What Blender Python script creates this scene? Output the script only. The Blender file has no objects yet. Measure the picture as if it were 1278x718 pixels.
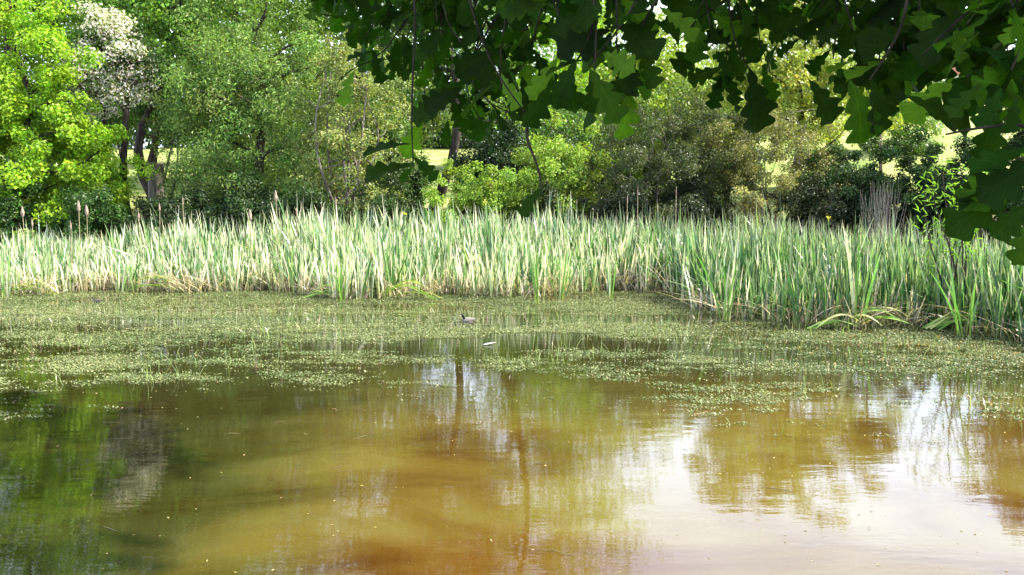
import bpy, math, random
import numpy as np
from mathutils import Vector, Matrix, Euler
random.seed(7)
R = np.random.default_rng(7)
SC = bpy.context.scene
COL = SC.collection

# ------------------------------------------------------------------ camera
F = 1000.0                                   # focal length in photograph pixels (1278 wide)
CAMZ = 2.2
PITCH = math.atan((359 - 245) / F)
cam_d = bpy.data.cameras.new('camera'); cam_d.sensor_width = 36
cam_d.lens = 36 * F / 1278; cam_d.clip_end = 3000; cam_d.clip_start = .05
cam = bpy.data.objects.new('camera', cam_d); COL.objects.link(cam)
cam.location = (0, 0, CAMZ); cam.rotation_euler = (math.pi / 2 - PITCH, 0, 0)
SC.camera = cam

# ------------------------------------------------------------------ light
SUN_AZ, SUN_EL = math.radians(86), math.radians(43)
w = bpy.data.worlds.new("World"); SC.world = w; w.use_nodes = True
nt = w.node_tree; N = nt.nodes; L = nt.links
sky = N.new('ShaderNodeTexSky'); sky.sky_type = 'NISHITA'; sky.sun_disc = False
sky.sun_elevation = SUN_EL; sky.sun_rotation = SUN_AZ; sky.air_density = 1.1; sky.dust_density = 2.0
bg = N['Background']; bg.inputs[1].default_value = 0.08
tc = N.new('ShaderNodeTexCoord'); mp = N.new('ShaderNodeMapping'); mp.inputs['Scale'].default_value = (1, 1, 3.2)
cn = N.new('ShaderNodeTexNoise'); cn.inputs['Scale'].default_value = 2.3; cn.inputs['Detail'].default_value = 6
cr = N.new('ShaderNodeValToRGB'); cr.color_ramp.elements[0].position = .34; cr.color_ramp.elements[1].position = .62
cr.color_ramp.elements[0].color = (.35, .35, .35, 1); cr.color_ramp.elements[1].color = (.85, .85, .85, 1)
mx = N.new('ShaderNodeMix'); mx.data_type = 'RGBA'; mx.inputs[7].default_value = (10.5, 10.8, 12.0, 1)
L.new(tc.outputs['Generated'], mp.inputs[0]); L.new(mp.outputs[0], cn.inputs[0]); L.new(cn.outputs[0], cr.inputs[0])
sz_ = N.new('ShaderNodeSeparateXYZ'); L.new(tc.outputs['Generated'], sz_.inputs[0])
hz = N.new('ShaderNodeValToRGB'); hz.color_ramp.elements[0].position = .2; hz.color_ramp.elements[0].color = (.86, .99, 1.22, 1); hz.color_ramp.elements[1].position = .75; hz.color_ramp.elements[1].color = (.10, .12, .16, 1)
hs_ = N.new('ShaderNodeVectorMath'); hs_.operation = 'SCALE'; hs_.inputs['Scale'].default_value = 21
L.new(sz_.outputs[2], hz.inputs[0]); L.new(hz.outputs[0], hs_.inputs[0]); L.new(hs_.outputs[0], mx.inputs[7])
L.new(cr.outputs[0], mx.inputs[0]); L.new(sky.outputs[0], mx.inputs[6]); L.new(mx.outputs[2], bg.inputs[0])
sd = bpy.data.lights.new('sun', 'SUN'); sd.energy = 5.0; sd.angle = math.radians(.55); sd.color = (1, .94, .83)
sun = bpy.data.objects.new('sun', sd); COL.objects.link(sun)
S = Vector((math.sin(SUN_AZ) * math.cos(SUN_EL), math.cos(SUN_AZ) * math.cos(SUN_EL), math.sin(SUN_EL)))
sun.rotation_euler = S.to_track_quat('Z', 'Y').to_euler()
SC.view_settings.view_transform = 'Standard'; SC.view_settings.look = 'None'
SC.view_settings.exposure = 1.85; SC.view_settings.gamma = 1
SC.render.engine = 'CYCLES'
SC.cycles.max_bounces = 6; SC.cycles.diffuse_bounces = 2; SC.cycles.glossy_bounces = 3
SC.cycles.transmission_bounces = 4; SC.cycles.transparent_max_bounces = 4
SC.cycles.caustics_reflective = False; SC.cycles.caustics_refractive = False
SC.cycles.sample_clamp_indirect = 6

# ------------------------------------------------------------------ helpers
CP, SP = math.cos(PITCH), math.sin(PITCH)
def ray(px, py):
    x, y = (px - 639) / F, (359 - py) / F
    return np.array([x, CP + y * SP, -SP + y * CP])
def P(px, py, d):
    """world point seen at photo pixel (px,py), d metres in front of the camera plane"""
    return np.array([0, 0, CAMZ]) + ray(px, py) * d
def PY(px, py, Y):
    r = ray(px, py); return np.array([0, 0, CAMZ]) + r * (Y / r[1])
def G(px, py, z=0.0):
    r = ray(px, py); return np.array([0, 0, CAMZ]) + r * ((z - CAMZ) / r[2])

def sm(a, b, x):
    t = np.clip((x - a) / (b - a), 0, 1); return t * t * (3 - 2 * t)
def H(x, y):
    """ground height"""
    x = np.asarray(x, float); y = np.asarray(y, float)
    back = sm(22.0, 24.0, y) * .95 - .5
    slope = .105 + .085 * sm(4, 22, x * 60 / np.maximum(y, 20))
    hill = np.where(y > 24, slope * (np.minimum(y, 95) - 24) + .03 * (np.maximum(y, 95) - 95), 0)
    und = .12 * np.sin(x * .35 + 1) * np.cos(y * .27) * sm(26, 36, y)
    side = sm(24, 30, np.abs(x)) * (1.0 - sm(20, 24, y)) * 1.1
    near = (1 - sm(1.2, 2.6, y)) * 1.1
    return np.maximum(back + hill + und, -.5) + np.maximum(side, near) * (y < 24)

def mat(name, rough=.6, spec=.3):
    m = bpy.data.materials.new(name); m.use_nodes = True
    b = m.node_tree.nodes['Principled BSDF']; b.inputs['Roughness'].default_value = rough
    b.inputs['Specular IOR Level'].default_value = spec
    return m, m.node_tree.nodes, m.node_tree.links, b

def leaf_mat(name, trans=.33, rough=.45, spec=.35, tcol=(1.25, 1.35, .45), var=.25, scale=30, veins=False):
    m, n, l, b = mat(name, rough, spec)
    a = n.new('ShaderNodeAttribute'); a.attribute_name = 'Col'
    no = n.new('ShaderNodeTexNoise'); no.inputs['Scale'].default_value = scale; no.inputs['Detail'].default_value = 2
    g = n.new('ShaderNodeNewGeometry'); l.new(g.outputs['Position'], no.inputs[0])
    mr = n.new('ShaderNodeMapRange'); mr.inputs[1].default_value = .3; mr.inputs[2].default_value = .7
    mr.inputs[3].default_value = 1 - var; mr.inputs[4].default_value = 1 + var; l.new(no.outputs[0], mr.inputs[0])
    v = n.new('ShaderNodeVectorMath'); v.operation = 'SCALE'
    l.new(a.outputs['Color'], v.inputs[0]); l.new(mr.outputs[0], v.inputs['Scale'])
    src = v.outputs[0]
    if veins:
        uv = n.new('ShaderNodeUVMap'); sx = n.new('ShaderNodeSeparateXYZ'); l.new(uv.outputs[0], sx.inputs[0])
        ab = n.new('ShaderNodeMath'); ab.operation = 'ABSOLUTE'; l.new(sx.outputs[0], ab.inputs[0])
        mid = n.new('ShaderNodeMath'); mid.operation = 'LESS_THAN'; mid.inputs[1].default_value = .035; l.new(ab.outputs[0], mid.inputs[0])
        d = n.new('ShaderNodeMath'); d.operation = 'MULTIPLY_ADD'; d.inputs[1].default_value = -.32; l.new(ab.outputs[0], d.inputs[0]); l.new(sx.outputs[1], d.inputs[2])
        k = n.new('ShaderNodeMath'); k.operation = 'MULTIPLY'; k.inputs[1].default_value = 5.2; l.new(d.outputs[0], k.inputs[0])
        fr = n.new('ShaderNodeMath'); fr.operation = 'FRACT'; l.new(k.outputs[0], fr.inputs[0])
        lt = n.new('ShaderNodeMath'); lt.operation = 'LESS_THAN'; lt.inputs[1].default_value = .1; l.new(fr.outputs[0], lt.inputs[0])
        mxx = n.new('ShaderNodeMath'); mxx.operation = 'MAXIMUM'; l.new(mid.outputs[0], mxx.inputs[0]); l.new(lt.outputs[0], mxx.inputs[1])
        mm = n.new('ShaderNodeMix'); mm.data_type = 'RGBA'; mm.blend_type = 'MULTIPLY'
        mm.inputs[7].default_value = (1.35, 1.25, 1.2, 1)
        l.new(mxx.outputs[0], mm.inputs[0]); l.new(src, mm.inputs[6]); src = mm.outputs[2]
    l.new(src, b.inputs['Base Color'])
    t = n.new('ShaderNodeBsdfTranslucent')
    tm = n.new('ShaderNodeVectorMath'); tm.operation = 'MULTIPLY'; tm.inputs[1].default_value = tcol
    l.new(src, tm.inputs[0]); l.new(tm.outputs[0], t.inputs[0])
    ms = n.new('ShaderNodeMixShader'); ms.inputs[0].default_value = trans
    l.new(b.outputs[0], ms.inputs[1]); l.new(t.outputs[0], ms.inputs[2])
    l.new(ms.outputs[0], n['Material Output'].inputs[0])
    return m

def bark_mat(name, c1, c2, scale=9):
    m, n, l, b = mat(name, .9, .15)
    g = n.new('ShaderNodeNewGeometry'); mpn = n.new('ShaderNodeMapping'); mpn.inputs['Scale'].default_value = (1, 1, .22)
    no = n.new('ShaderNodeTexNoise'); no.inputs['Scale'].default_value = scale; no.inputs['Detail'].default_value = 6
    r = n.new('ShaderNodeValToRGB'); r.color_ramp.elements[0].position = .35; r.color_ramp.elements[1].position = .68
    r.color_ramp.elements[0].color = (*c1, 1); r.color_ramp.elements[1].color = (*c2, 1)
    l.new(g.outputs['Position'], mpn.inputs[0]); l.new(mpn.outputs[0], no.inputs[0]); l.new(no.outputs[0], r.inputs[0]); l.new(r.outputs[0], b.inputs[0])
    bu = n.new('ShaderNodeBump'); bu.inputs['Strength'].default_value = .7; bu.inputs['Distance'].default_value = .03
    l.new(no.outputs[0], bu.inputs['Height']); l.new(bu.outputs[0], b.inputs['Normal'])
    return m

M_LEAF = leaf_mat('broadleaf', .3)
M_BLOSSOM = leaf_mat('blossom', .3, tcol=(1, 1, 1))
M_REED = leaf_mat('reed_blade', .3, rough=.32, spec=.6, tcol=(1.1, 1.25, .6), var=.15, scale=6)
M_OAK = leaf_mat('oak_leaf', .5, rough=.6, spec=.05, tcol=(2.0, 2.7, .3), var=.14, scale=45, veins=True)
M_WEED = leaf_mat('pond_weed', .2, rough=.5, spec=.4, var=.2, scale=9)
M_BARK = bark_mat('dark_bark', (.018, .015, .011), (.065, .052, .04))
M_BARKG = bark_mat('grey_bark', (.06, .05, .04), (.22, .19, .15))
M_BARKO = bark_mat('oak_bark', (.012, .01, .007), (.04, .033, .022), 30)
M_FLUFF = bark_mat('seed_fluff', (.20, .13, .09), (.40, .31, .25), 60)

class MB:
    """collects polygons with a colour per vertex into one mesh"""
    def __init__(s): s.v = []; s.c = []; s.lv = []; s.lt = []; s.uv = []; s.n = 0; s.sm = []
    def add(s, v, f, c, uv=None, smooth=False):
        v = np.asarray(v, float); f = np.asarray(f, int)
        c = np.asarray(c, float)
        if c.ndim == 1: c = np.tile(c, (len(v), 1))
        s.v.append(v); s.c.append(c); s.lv.append((f + s.n).ravel()); s.lt.append(np.full(len(f), f.shape[1]))
        s.sm.append(np.full(len(f), smooth)); s.uv.append(np.zeros((len(v), 2)) if uv is None else np.asarray(uv, float))
        s.n += len(v)
    def mesh(s, name, m):
        v = np.concatenate(s.v); c = np.concatenate(s.c); lv = np.concatenate(s.lv); lt = np.concatenate(s.lt); uv = np.concatenate(s.uv)
        me = bpy.data.meshes.new(name)
        me.vertices.add(len(v)); me.vertices.foreach_set('co', v.astype(np.float32).ravel())
        me.loops.add(len(lv)); me.loops.foreach_set('vertex_index', lv.astype(np.int32))
        me.polygons.add(len(lt)); st = np.concatenate([[0], np.cumsum(lt)[:-1]])
        me.polygons.foreach_set('loop_start', st.astype(np.int32))
        me.polygons.foreach_set('use_smooth', np.concatenate(s.sm))
        a = me.color_attributes.new('Col', 'FLOAT_COLOR', 'POINT')
        a.data.foreach_set('color', np.clip(np.hstack([c, np.ones((len(c), 1))]), 0, 1).astype(np.float32).ravel())
        u = me.uv_layers.new(name='UVMap'); u.data.foreach_set('uv', uv[lv].astype(np.float32).ravel())
        me.materials.append(m); me.update(calc_edges=True)
        return me
    def obj(s, name, m, parent=None):
        o = bpy.data.objects.new(name, s.mesh(name, m)); COL.objects.link(o)
        if parent: o.parent = parent
        return o

def tag(o, label=None, cat=None, group=None, kind=None):
    if label: o['label'] = label
    if cat: o['category'] = cat
    if group: o['group'] = group
    if kind: o['kind'] = kind
    return o
def thing(name, label, cat, loc, group=None):
    o = bpy.data.objects.new(name, None); COL.objects.link(o); o.location = loc; o.empty_display_size = .2
    return tag(o, label, cat, group)

def unit(a): return a / np.maximum(np.linalg.norm(a, axis=-1, keepdims=True), 1e-9)

def tube(mb, pts, radii, c=(.1, .1, .1), sides=7):
    pts = np.asarray(pts, float); n = len(pts); radii = np.broadcast_to(np.asarray(radii, float), (n,))
    t = unit(np.gradient(pts, axis=0)); up = np.array([0.3, 0.1, 1.0]) if abs(t[0][2]) < .9 else np.array([1.0, .1, 0])
    a = unit(np.cross(t, up)); b = np.cross(t, a)
    ang = np.linspace(0, 2 * np.pi, sides, endpoint=False)
    v = pts[:, None] + radii[:, None, None] * (np.cos(ang)[None, :, None] * a[:, None] + np.sin(ang)[None, :, None] * b[:, None])
    i = np.arange(n - 1)[:, None] * sides; j = np.arange(sides)[None]; k = (j + 1) % sides
    f = np.stack([i + j, i + k, i + sides + k, i + sides + j], -1).reshape(-1, 4)
    mb.add(v.reshape(-1, 3), f, c, smooth=True)

def curve(p0, p1, sag=0, wob=.1, n=7):
    p0 = np.asarray(p0, float); p1 = np.asarray(p1, float); t = np.linspace(0, 1, n)[:, None]
    d = np.linalg.norm(p1 - p0); w_ = R.normal(0, wob * d, (2, 3))
    return p0 + (p1 - p0) * t + np.sin(t * np.pi) * (w_[0] + np.array([0, 0, sag])) + np.sin(2 * t * np.pi) * w_[1] * .4

def leaves(mb, c, nrm, length, width, col, fold=.25, single=False):
    """two-triangle folded leaves"""
    n = len(c); nrm = unit(nrm); d = unit(np.cross(nrm, R.normal(size=(n, 3)))); s = np.cross(nrm, d)
    length = np.broadcast_to(np.asarray(length, float), (n,))[:, None]; width = np.broadcast_to(np.asarray(width, float), (n,))[:, None]
    b = c - d * length * .5; t = c + d * length * .5 - nrm * length * .15
    l_ = c - s * width * .5 + nrm * width * fold; r_ = c + s * width * .5 + nrm * width * fold
    if single:      # small or far leaves: one pointed triangle each
        v = np.stack([l_ - d * length * .3, r_ - d * length * .3, t], 1).reshape(-1, 3)
        mb.add(v, np.arange(n * 3).reshape(-1, 3), np.repeat(col, 3, axis=0)); return
    v = np.stack([b, l_, t, r_], 1).reshape(-1, 3)
    i = np.arange(n)[:, None] * 4
    f = np.concatenate([i + [[0, 2, 1]], i + [[0, 3, 2]]])
    mb.add(v, f, np.repeat(col, 4, axis=0))

def tint(base, n, v=.2, hue=.1):
    base = np.asarray(base, float)
    k = np.exp(R.normal(0, v, (n, 1))); h = 1 + R.normal(0, hue, (n, 3)) * np.array([1, .35, .6])
    return np.clip(base * k * h, .004, .95)

def foliage(mb, ctr, rad, col, ncl, nlv, size, rc, flat=.55, shell=.45, aspect=.55, droop=0, jag=.22, accents=None, bottom=None, single=False):
    """leaf clumps spread through an uneven crown; returns the clump centres"""
    ctr = np.asarray(ctr, float); rad = np.asarray(rad, float)
    d = unit(R.normal(size=(ncl, 3))); ph = R.uniform(0, 6.28, 6)
    az = np.arctan2(d[:, 1], d[:, 0]); el = np.arcsin(d[:, 2])
    bump = 1 + jag * (np.sin(3 * az + ph[0] + 2 * el) * .5 + np.sin(5 * az + ph[1] - 3 * el) * .4 + np.sin(4 * el + ph[2]) * .4)
    r = R.uniform(.12, 1, ncl) ** shell * bump
    cc = ctr + d * r[:, None] * rad
    if bottom is not None: cc[:, 2] = np.maximum(cc[:, 2], bottom + R.uniform(0, .3, ncl))
    rcs = rc * R.uniform(.6, 1.35, ncl)
    k = R.choice(ncl, nlv, p=rcs ** 2 / (rcs ** 2).sum())
    g = unit(R.normal(size=(nlv, 3))) * R.uniform(0, 1, (nlv, 1)) ** .5
    g[:, 2] *= flat
    p = cc[k] + g * rcs[k][:, None]
    nr = unit(p - ctr) * .55 + unit(g) * .5 + np.array([0, 0, .45]) + R.normal(0, .55, (nlv, 3))
    cl = tint((1, 1, 1), ncl, .16, .07)
    c = tint(col, nlv, .28, .12) * cl[k]
    if accents is not None:
        acol, frac, fn = accents
        m_ = (fn(cc)[k]) & (R.uniform(size=nlv) < frac)
        c[m_] = tint(acol, int(m_.sum()), .1, .03)
    ln = size * R.uniform(.6, 1.35, nlv)
    leaves(mb, p, nr, ln, ln * aspect * (1.2 if single else 1), np.clip(c, 0, .95), single=single)
    return cc

def vnoise(x, y, s=1.0, seed=0):
    """value noise"""
    rs = np.random.default_rng(seed); T = rs.uniform(size=(64, 64)); x = x * s; y = y * s
    xi = np.floor(x).astype(int); yi = np.floor(y).astype(int); fx = x - xi; fy = y - yi; fx = fx * fx * (3 - 2 * fx); fy = fy * fy * (3 - 2 * fy)
    g_ = lambda a, b_: T[a % 64, b_ % 64]
    return (g_(xi, yi) * (1 - fx) + g_(xi + 1, yi) * fx) * (1 - fy) + (g_(xi, yi + 1) * (1 - fx) + g_(xi + 1, yi + 1) * fx) * fy

# ------------------------------------------------------------------ ground, water
def grid_mesh(name, xs, ys, hf, m):
    X, Y = np.meshgrid(xs, ys); Z = hf(X, Y); mb = MB(); nx = len(xs)
    i = np.arange(len(ys) - 1)[:, None] * nx + np.arange(nx - 1)[None]
    f = np.stack([i, i + 1, i + nx + 1, i + nx], -1).reshape(-1, 4)
    mb.add(np.stack([X, Y, Z], -1).reshape(-1, 3), f, (.1, .1, .1), smooth=True)
    return tag(mb.obj(name, m), kind='structure')

mg, n, l, b = mat('meadow_grass', .9, .1)
g = n.new('ShaderNodeNewGeometry'); sx = n.new('ShaderNodeSeparateXYZ'); l.new(g.outputs['Position'], sx.inputs[0])
n1 = n.new('ShaderNodeTexNoise'); n1.inputs['Scale'].default_value = .35; n1.inputs['Detail'].default_value = 8; l.new(g.outputs['Position'], n1.inputs[0])
r1 = n.new('ShaderNodeValToRGB'); r1.color_ramp.elements[0].position = .35; r1.color_ramp.elements[1].position = .65
r1.color_ramp.elements[0].color = (.14, .21, .045, 1); r1.color_ramp.elements[1].color = (.36, .38, .13, 1); l.new(n1.outputs[0], r1.inputs[0])
n2 = n.new('ShaderNodeTexNoise'); n2.inputs['Scale'].default_value = 5; n2.inputs['Detail'].default_value = 6; l.new(g.outputs['Position'], n2.inputs[0])
r2 = n.new('ShaderNodeValToRGB'); r2.color_ramp.elements[0].color = (.03, .025, .012, 1); r2.color_ramp.elements[1].color = (.07, .08, .02, 1); l.new(n2.outputs[0], r2.inputs[0])
mr = n.new('ShaderNodeMapRange'); mr.inputs[1].default_value = 29; mr.inputs[2].default_value = 36; l.new(sx.outputs[1], mr.inputs[0])
mm = n.new('ShaderNodeMix'); mm.data_type = 'RGBA'; l.new(mr.outputs[0], mm.inputs[0]); l.new(r2.outputs[0], mm.inputs[6]); l.new(r1.outputs[0], mm.inputs[7]); l.new(mm.outputs[2], b.inputs[0])
bu = n.new('ShaderNodeBump'); bu.inputs['Distance'].default_value = .1; l.new(n2.outputs[0], bu.inputs['Height']); l.new(bu.outputs[0], b.inputs['Normal'])
xs = np.concatenate([np.linspace(-900, -70, 14), np.linspace(-60, 60, 121), np.linspace(70, 900, 14)])
ys = np.concatenate([np.linspace(-60, -4, 8), np.linspace(-2, 60, 125), np.linspace(62, 120, 30), np.linspace(150, 1500, 12)])
grid_mesh('ground', xs, ys, H, mg)

# water: cloudy brown pond with a mirror surface
mwt = bpy.data.materials.new('pond_water'); mwt.use_nodes = True
n = mwt.node_tree.nodes; l = mwt.node_tree.links; n.remove(n['Principled BSDF'])
g = n.new('ShaderNodeNewGeometry'); sx = n.new('ShaderNodeSeparateXYZ'); l.new(g.outputs['Position'], sx.inputs[0])
def noise(scale, detail, sc3=(1, 1, 1), dist=0.0, rough=.5):
    mp_ = n.new('ShaderNodeMapping'); mp_.inputs['Scale'].default_value = sc3; l.new(g.outputs['Position'], mp_.inputs[0])
    t = n.new('ShaderNodeTexNoise'); t.inputs['Scale'].default_value = scale; t.inputs['Detail'].default_value = detail
    t.inputs['Distortion'].default_value = dist; t.inputs['Roughness'].default_value = rough; l.new(mp_.outputs[0], t.inputs[0]); return t
mud = noise(.55, 7, (.7, 1.5, 1), 1.2, .6)
rm = n.new('ShaderNodeValToRGB'); e = rm.color_ramp.elements
e[0].position = .33; e[0].color = (.07, .034, .006, 1); e[1].position = .66; e[1].color = (.125, .098, .024, 1)
e2 = e.new(.47); e2.color = (.10, .064, .010, 1)
l.new(mud.outputs[0], rm.inputs[0])
# silt bottom: sunlit middle painted golden, tree shade round it painted darker
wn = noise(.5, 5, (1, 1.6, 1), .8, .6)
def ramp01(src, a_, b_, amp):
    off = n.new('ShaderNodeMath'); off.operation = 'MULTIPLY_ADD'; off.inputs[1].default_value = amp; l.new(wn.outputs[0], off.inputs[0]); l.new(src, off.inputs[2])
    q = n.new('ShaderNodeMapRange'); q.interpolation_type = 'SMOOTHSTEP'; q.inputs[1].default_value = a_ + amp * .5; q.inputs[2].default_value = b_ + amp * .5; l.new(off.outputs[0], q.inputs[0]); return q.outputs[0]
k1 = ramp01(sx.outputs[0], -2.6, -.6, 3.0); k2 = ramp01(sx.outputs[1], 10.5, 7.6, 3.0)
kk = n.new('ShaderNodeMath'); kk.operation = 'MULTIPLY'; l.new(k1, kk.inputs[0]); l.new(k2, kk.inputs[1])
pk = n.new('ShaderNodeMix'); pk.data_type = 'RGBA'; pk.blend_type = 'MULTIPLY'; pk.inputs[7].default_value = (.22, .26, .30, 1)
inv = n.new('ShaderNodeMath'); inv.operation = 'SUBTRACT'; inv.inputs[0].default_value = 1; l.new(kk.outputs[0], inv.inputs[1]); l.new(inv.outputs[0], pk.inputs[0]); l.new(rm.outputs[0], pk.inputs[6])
gn = noise(.4, 6, (.5, 1.4, 1), .6, .6)
# weed growing up under the surface towards the reed bed: greener water there
ya = n.new('ShaderNodeMapRange'); ya.inputs[1].default_value = 5.5; ya.inputs[2].default_value = 9.5; l.new(sx.outputs[1], ya.inputs[0])
xa = n.new('ShaderNodeMapRange'); xa.inputs[1].default_value = 1; xa.inputs[2].default_value = -5; l.new(sx.outputs[0], xa.inputs[0])
xs2 = n.new('ShaderNodeMath'); xs2.operation = 'MULTIPLY'; xs2.inputs[1].default_value = .55; l.new(xa.outputs[0], xs2.inputs[0])
mxm = n.new('ShaderNodeMath'); mxm.operation = 'MAXIMUM'; l.new(ya.outputs[0], mxm.inputs[0]); l.new(xs2.outputs[0], mxm.inputs[1])
gr = n.new('ShaderNodeMath'); gr.operation = 'MULTIPLY_ADD'; gr.inputs[1].default_value = 2.2; gr.inputs[2].default_value = -.5; l.new(gn.outputs[0], gr.inputs[0])
gm = n.new('ShaderNodeMath'); gm.operation = 'MULTIPLY'; gm.use_clamp = True; l.new(gr.outputs[0], gm.inputs[0]); l.new(mxm.outputs[0], gm.inputs[1])
mm = n.new('ShaderNodeMix'); mm.data_type = 'RGBA'; mm.inputs[7].default_value = (.022, .023, .007, 1)
l.new(gm.outputs[0], mm.inputs[0]); cx = n.new('ShaderNodeVectorMath'); cx.operation = 'MULTIPLY_ADD'; cx.inputs[1].default_value = (.62, 1.3, 0); cx.inputs[2].default_value = (.02, -6.0, 0); l.new(g.outputs['Position'], cx.inputs[0])
cl_ = n.new('ShaderNodeVectorMath'); cl_.operation = 'LENGTH'; l.new(cx.outputs[0], cl_.inputs[0])
rk = ramp01(cl_.outputs['Value'], 1.0, .15, 1.9)
ru = n.new('ShaderNodeMix'); ru.data_type = 'RGBA'; ru.blend_type = 'MULTIPLY'; ru.inputs[7].default_value = (.80, .50, .35, 1)
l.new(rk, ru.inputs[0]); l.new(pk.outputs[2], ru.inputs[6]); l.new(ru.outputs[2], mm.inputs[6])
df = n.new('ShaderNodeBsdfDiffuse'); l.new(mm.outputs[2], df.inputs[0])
gl = n.new('ShaderNodeBsdfGlossy'); gl.inputs['Roughness'].default_value = 0
fr = n.new('ShaderNodeFresnel'); fr.inputs[0].default_value = 1.95
rip = noise(2.2, 4, (.8, 2.6, 1)); rip2 = noise(14, 3, (.7, 2.0, 1))
ra = n.new('ShaderNodeMath'); ra.operation = 'MULTIPLY_ADD'; ra.inputs[1].default_value = .15; l.new(rip2.outputs[0], ra.inputs[0]); l.new(rip.outputs[0], ra.inputs[2])
bu = n.new('ShaderNodeBump'); bu.inputs['Strength'].default_value = .5; bu.inputs['Distance'].default_value = .0030; l.new(ra.outputs[0], bu.inputs['Height'])
l.new(bu.outputs[0], gl.inputs['Normal']); l.new(bu.outputs[0], fr.inputs['Normal'])
ms = n.new('ShaderNodeMixShader'); l.new(fr.outputs[0], ms.inputs[0]); l.new(df.outputs[0], ms.inputs[1]); l.new(gl.outputs[0], ms.inputs[2]); l.new(ms.outputs[0], n['Material Output'].inputs[0])
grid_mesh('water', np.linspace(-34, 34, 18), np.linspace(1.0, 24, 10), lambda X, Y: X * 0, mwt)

# ------------------------------------------------------------------ trees and shrubs beyond the pond
def plant(name, label, cat, px, Y, top, hw, col, nl, size=.1, rc=.55, clear=None, trunk=.12, bark=None, lean=0,
          ncl=None, depth=.9, group=None, stems=1, aspect=.6, shell=.5, flat=.62, accents=None, mat_=None, limbs=26, jag=.22, sink=0, bend=.06):
    x = PY(px, 245, Y)[0]; z0 = float(H(x, Y)); zt = PY(px, top, Y)[2]; rx = hw / F * Y
    zb = z0 if clear is None else PY(px, clear, Y)[2]
    c = np.array([lean * (zt - z0), 0, (zt + zb) / 2 - z0]); rz = (zt - zb) / 2
    if clear is None: c[2] = (zt - z0) * .40; rz = (zt - z0) * .60; flat = max(flat, .8); nl = int(nl * 1.15)
    t = thing(name, label, cat, (x, Y, z0 - sink), group)
    crown = MB(); size = size * 1.15
    if ncl is None: ncl = int(55 + 17 * rx * rz)
    cc = foliage(crown, c, (rx, rx * depth, rz), col, ncl, nl, size, rc, flat, shell, aspect, accents=accents, bottom=.15 if clear is None else None, jag=jag, single=Y >= 32)
    wood = MB()
    for s in range(stems):
        a = R.uniform(0, 6.28); sp = 0 if stems == 1 else rx * .5
        tp = c + np.array([math.cos(a) * sp, math.sin(a) * sp * .5, rz * .6])
        b0 = np.array([0 if stems == 1 else R.normal(0, .18), 0 if stems == 1 else R.normal(0, .15), -.15])
        main = curve(b0, tp, 0, bend, 12)
        tr = trunk / (1 if stems == 1 else stems ** .4)
        tube(wood, main, np.linspace(tr, tr * .25, 12) * np.concatenate([[1.35, 1.1], np.ones(10)]), sides=9)
        for k in R.choice(len(cc), min(len(cc), max(3, limbs // stems)), replace=False):
            q = cc[k]; idx = int(np.clip(np.argmin(np.abs(main[:, 2] - (q[2] - .45 * np.linalg.norm((q - main[6])[:2])))), 1, 10))
            tube(wood, curve(main[idx], q, .1, .07, 6), np.linspace(tr * .38, .008, 6), sides=5)
    wood.obj('trunk', bark or M_BARK, t)
    crown.obj('crown', mat_ or M_LEAF, t)
    return t

LIME = (.21, .36, .012); YLW = (.25, .31, .05); MID = (.075, .15, .025); DARK = (.035, .085, .012)
GREY = (.16, .25, .055); OLIVE = (.25, .29, .085)
BGG = 'tall trees closing the view beyond the meadow'
plant('tree', 'tall mid-green tree far behind the lime-green maple at left edge', 'tree', -20, 46, -330, 150, (.20, .34, .03), 42000, .2, 1.0, clear=160, trunk=.3, group=BGG)
plant('tree', 'tall bluish-green tree far behind the white hawthorn blossom', 'tree', 105, 52, -300, 120, (.21, .36, .035), 40000, .2, 1.0, clear=170, trunk=.28, group=BGG)
plant('tree', 'tall dark green tree far behind the willow crown', 'tree', 285, 50, -260, 130, (.20, .33, .03), 40000, .2, 1.0, clear=170, trunk=.3, group=BGG)
plant('tree', 'tall olive tree far behind the many-stemmed alder', 'tree', 440, 48, -270, 115, (.15, .23, .04), 26000, .2, .9, clear=150, trunk=.25, group=BGG)
plant('poplar_tree', 'tallest yellow-green tree on the far meadow, middle of the view', 'tree', 650, 44, -270, 165, LIME, 40000, .17, .9, clear=165, trunk=.35, group=BGG, jag=.16)
plant('tree', 'sunlit yellow-green tree behind the olive thorn bush', 'tree', 812, 50, 0, 88, (.26, .34, .04), 30000, .18, .8, trunk=.25, group=BGG)
plant('tree', 'rounded yellow-olive tree behind the brownish bush', 'tree', 990, 33, -52, 130, (.32, .37, .055), 50000, .12, .55, clear=215, trunk=.22, group=BGG)
plant('tree', 'small bright green tree at the foot of the sloping meadow', 'tree', 1128, 45, 88, 48, (.14, .22, .04), 9000, .14, .5, trunk=.15)
for px, Y, top, hw, c_, lb in ((-40, 60, -60, 130, (.07, .13, .03), 'far dark crown filling the gap at the left edge'), (190, 62, -120, 130, (.09, .17, .035), 'far green crown behind the forked dark tree'),
                           (340, 64, -90, 120, (.10, .17, .04), 'far crown seen through the top of the willow'), (470, 60, 30, 100, (.14, .20, .05), 'far pale crown between alder and stout trunk'),
                           (730, 60, -40, 100, (.16, .25, .04), 'far crown right of the tallest yellow-green tree'), (905, 62, 60, 90, (.15, .22, .05), 'far crown between the two yellow trees')):
    plant('tree', lb, 'tree', px, Y, top, hw, c_, 13000, .26, 1.1, clear=188, trunk=.3, group=BGG)
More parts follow.
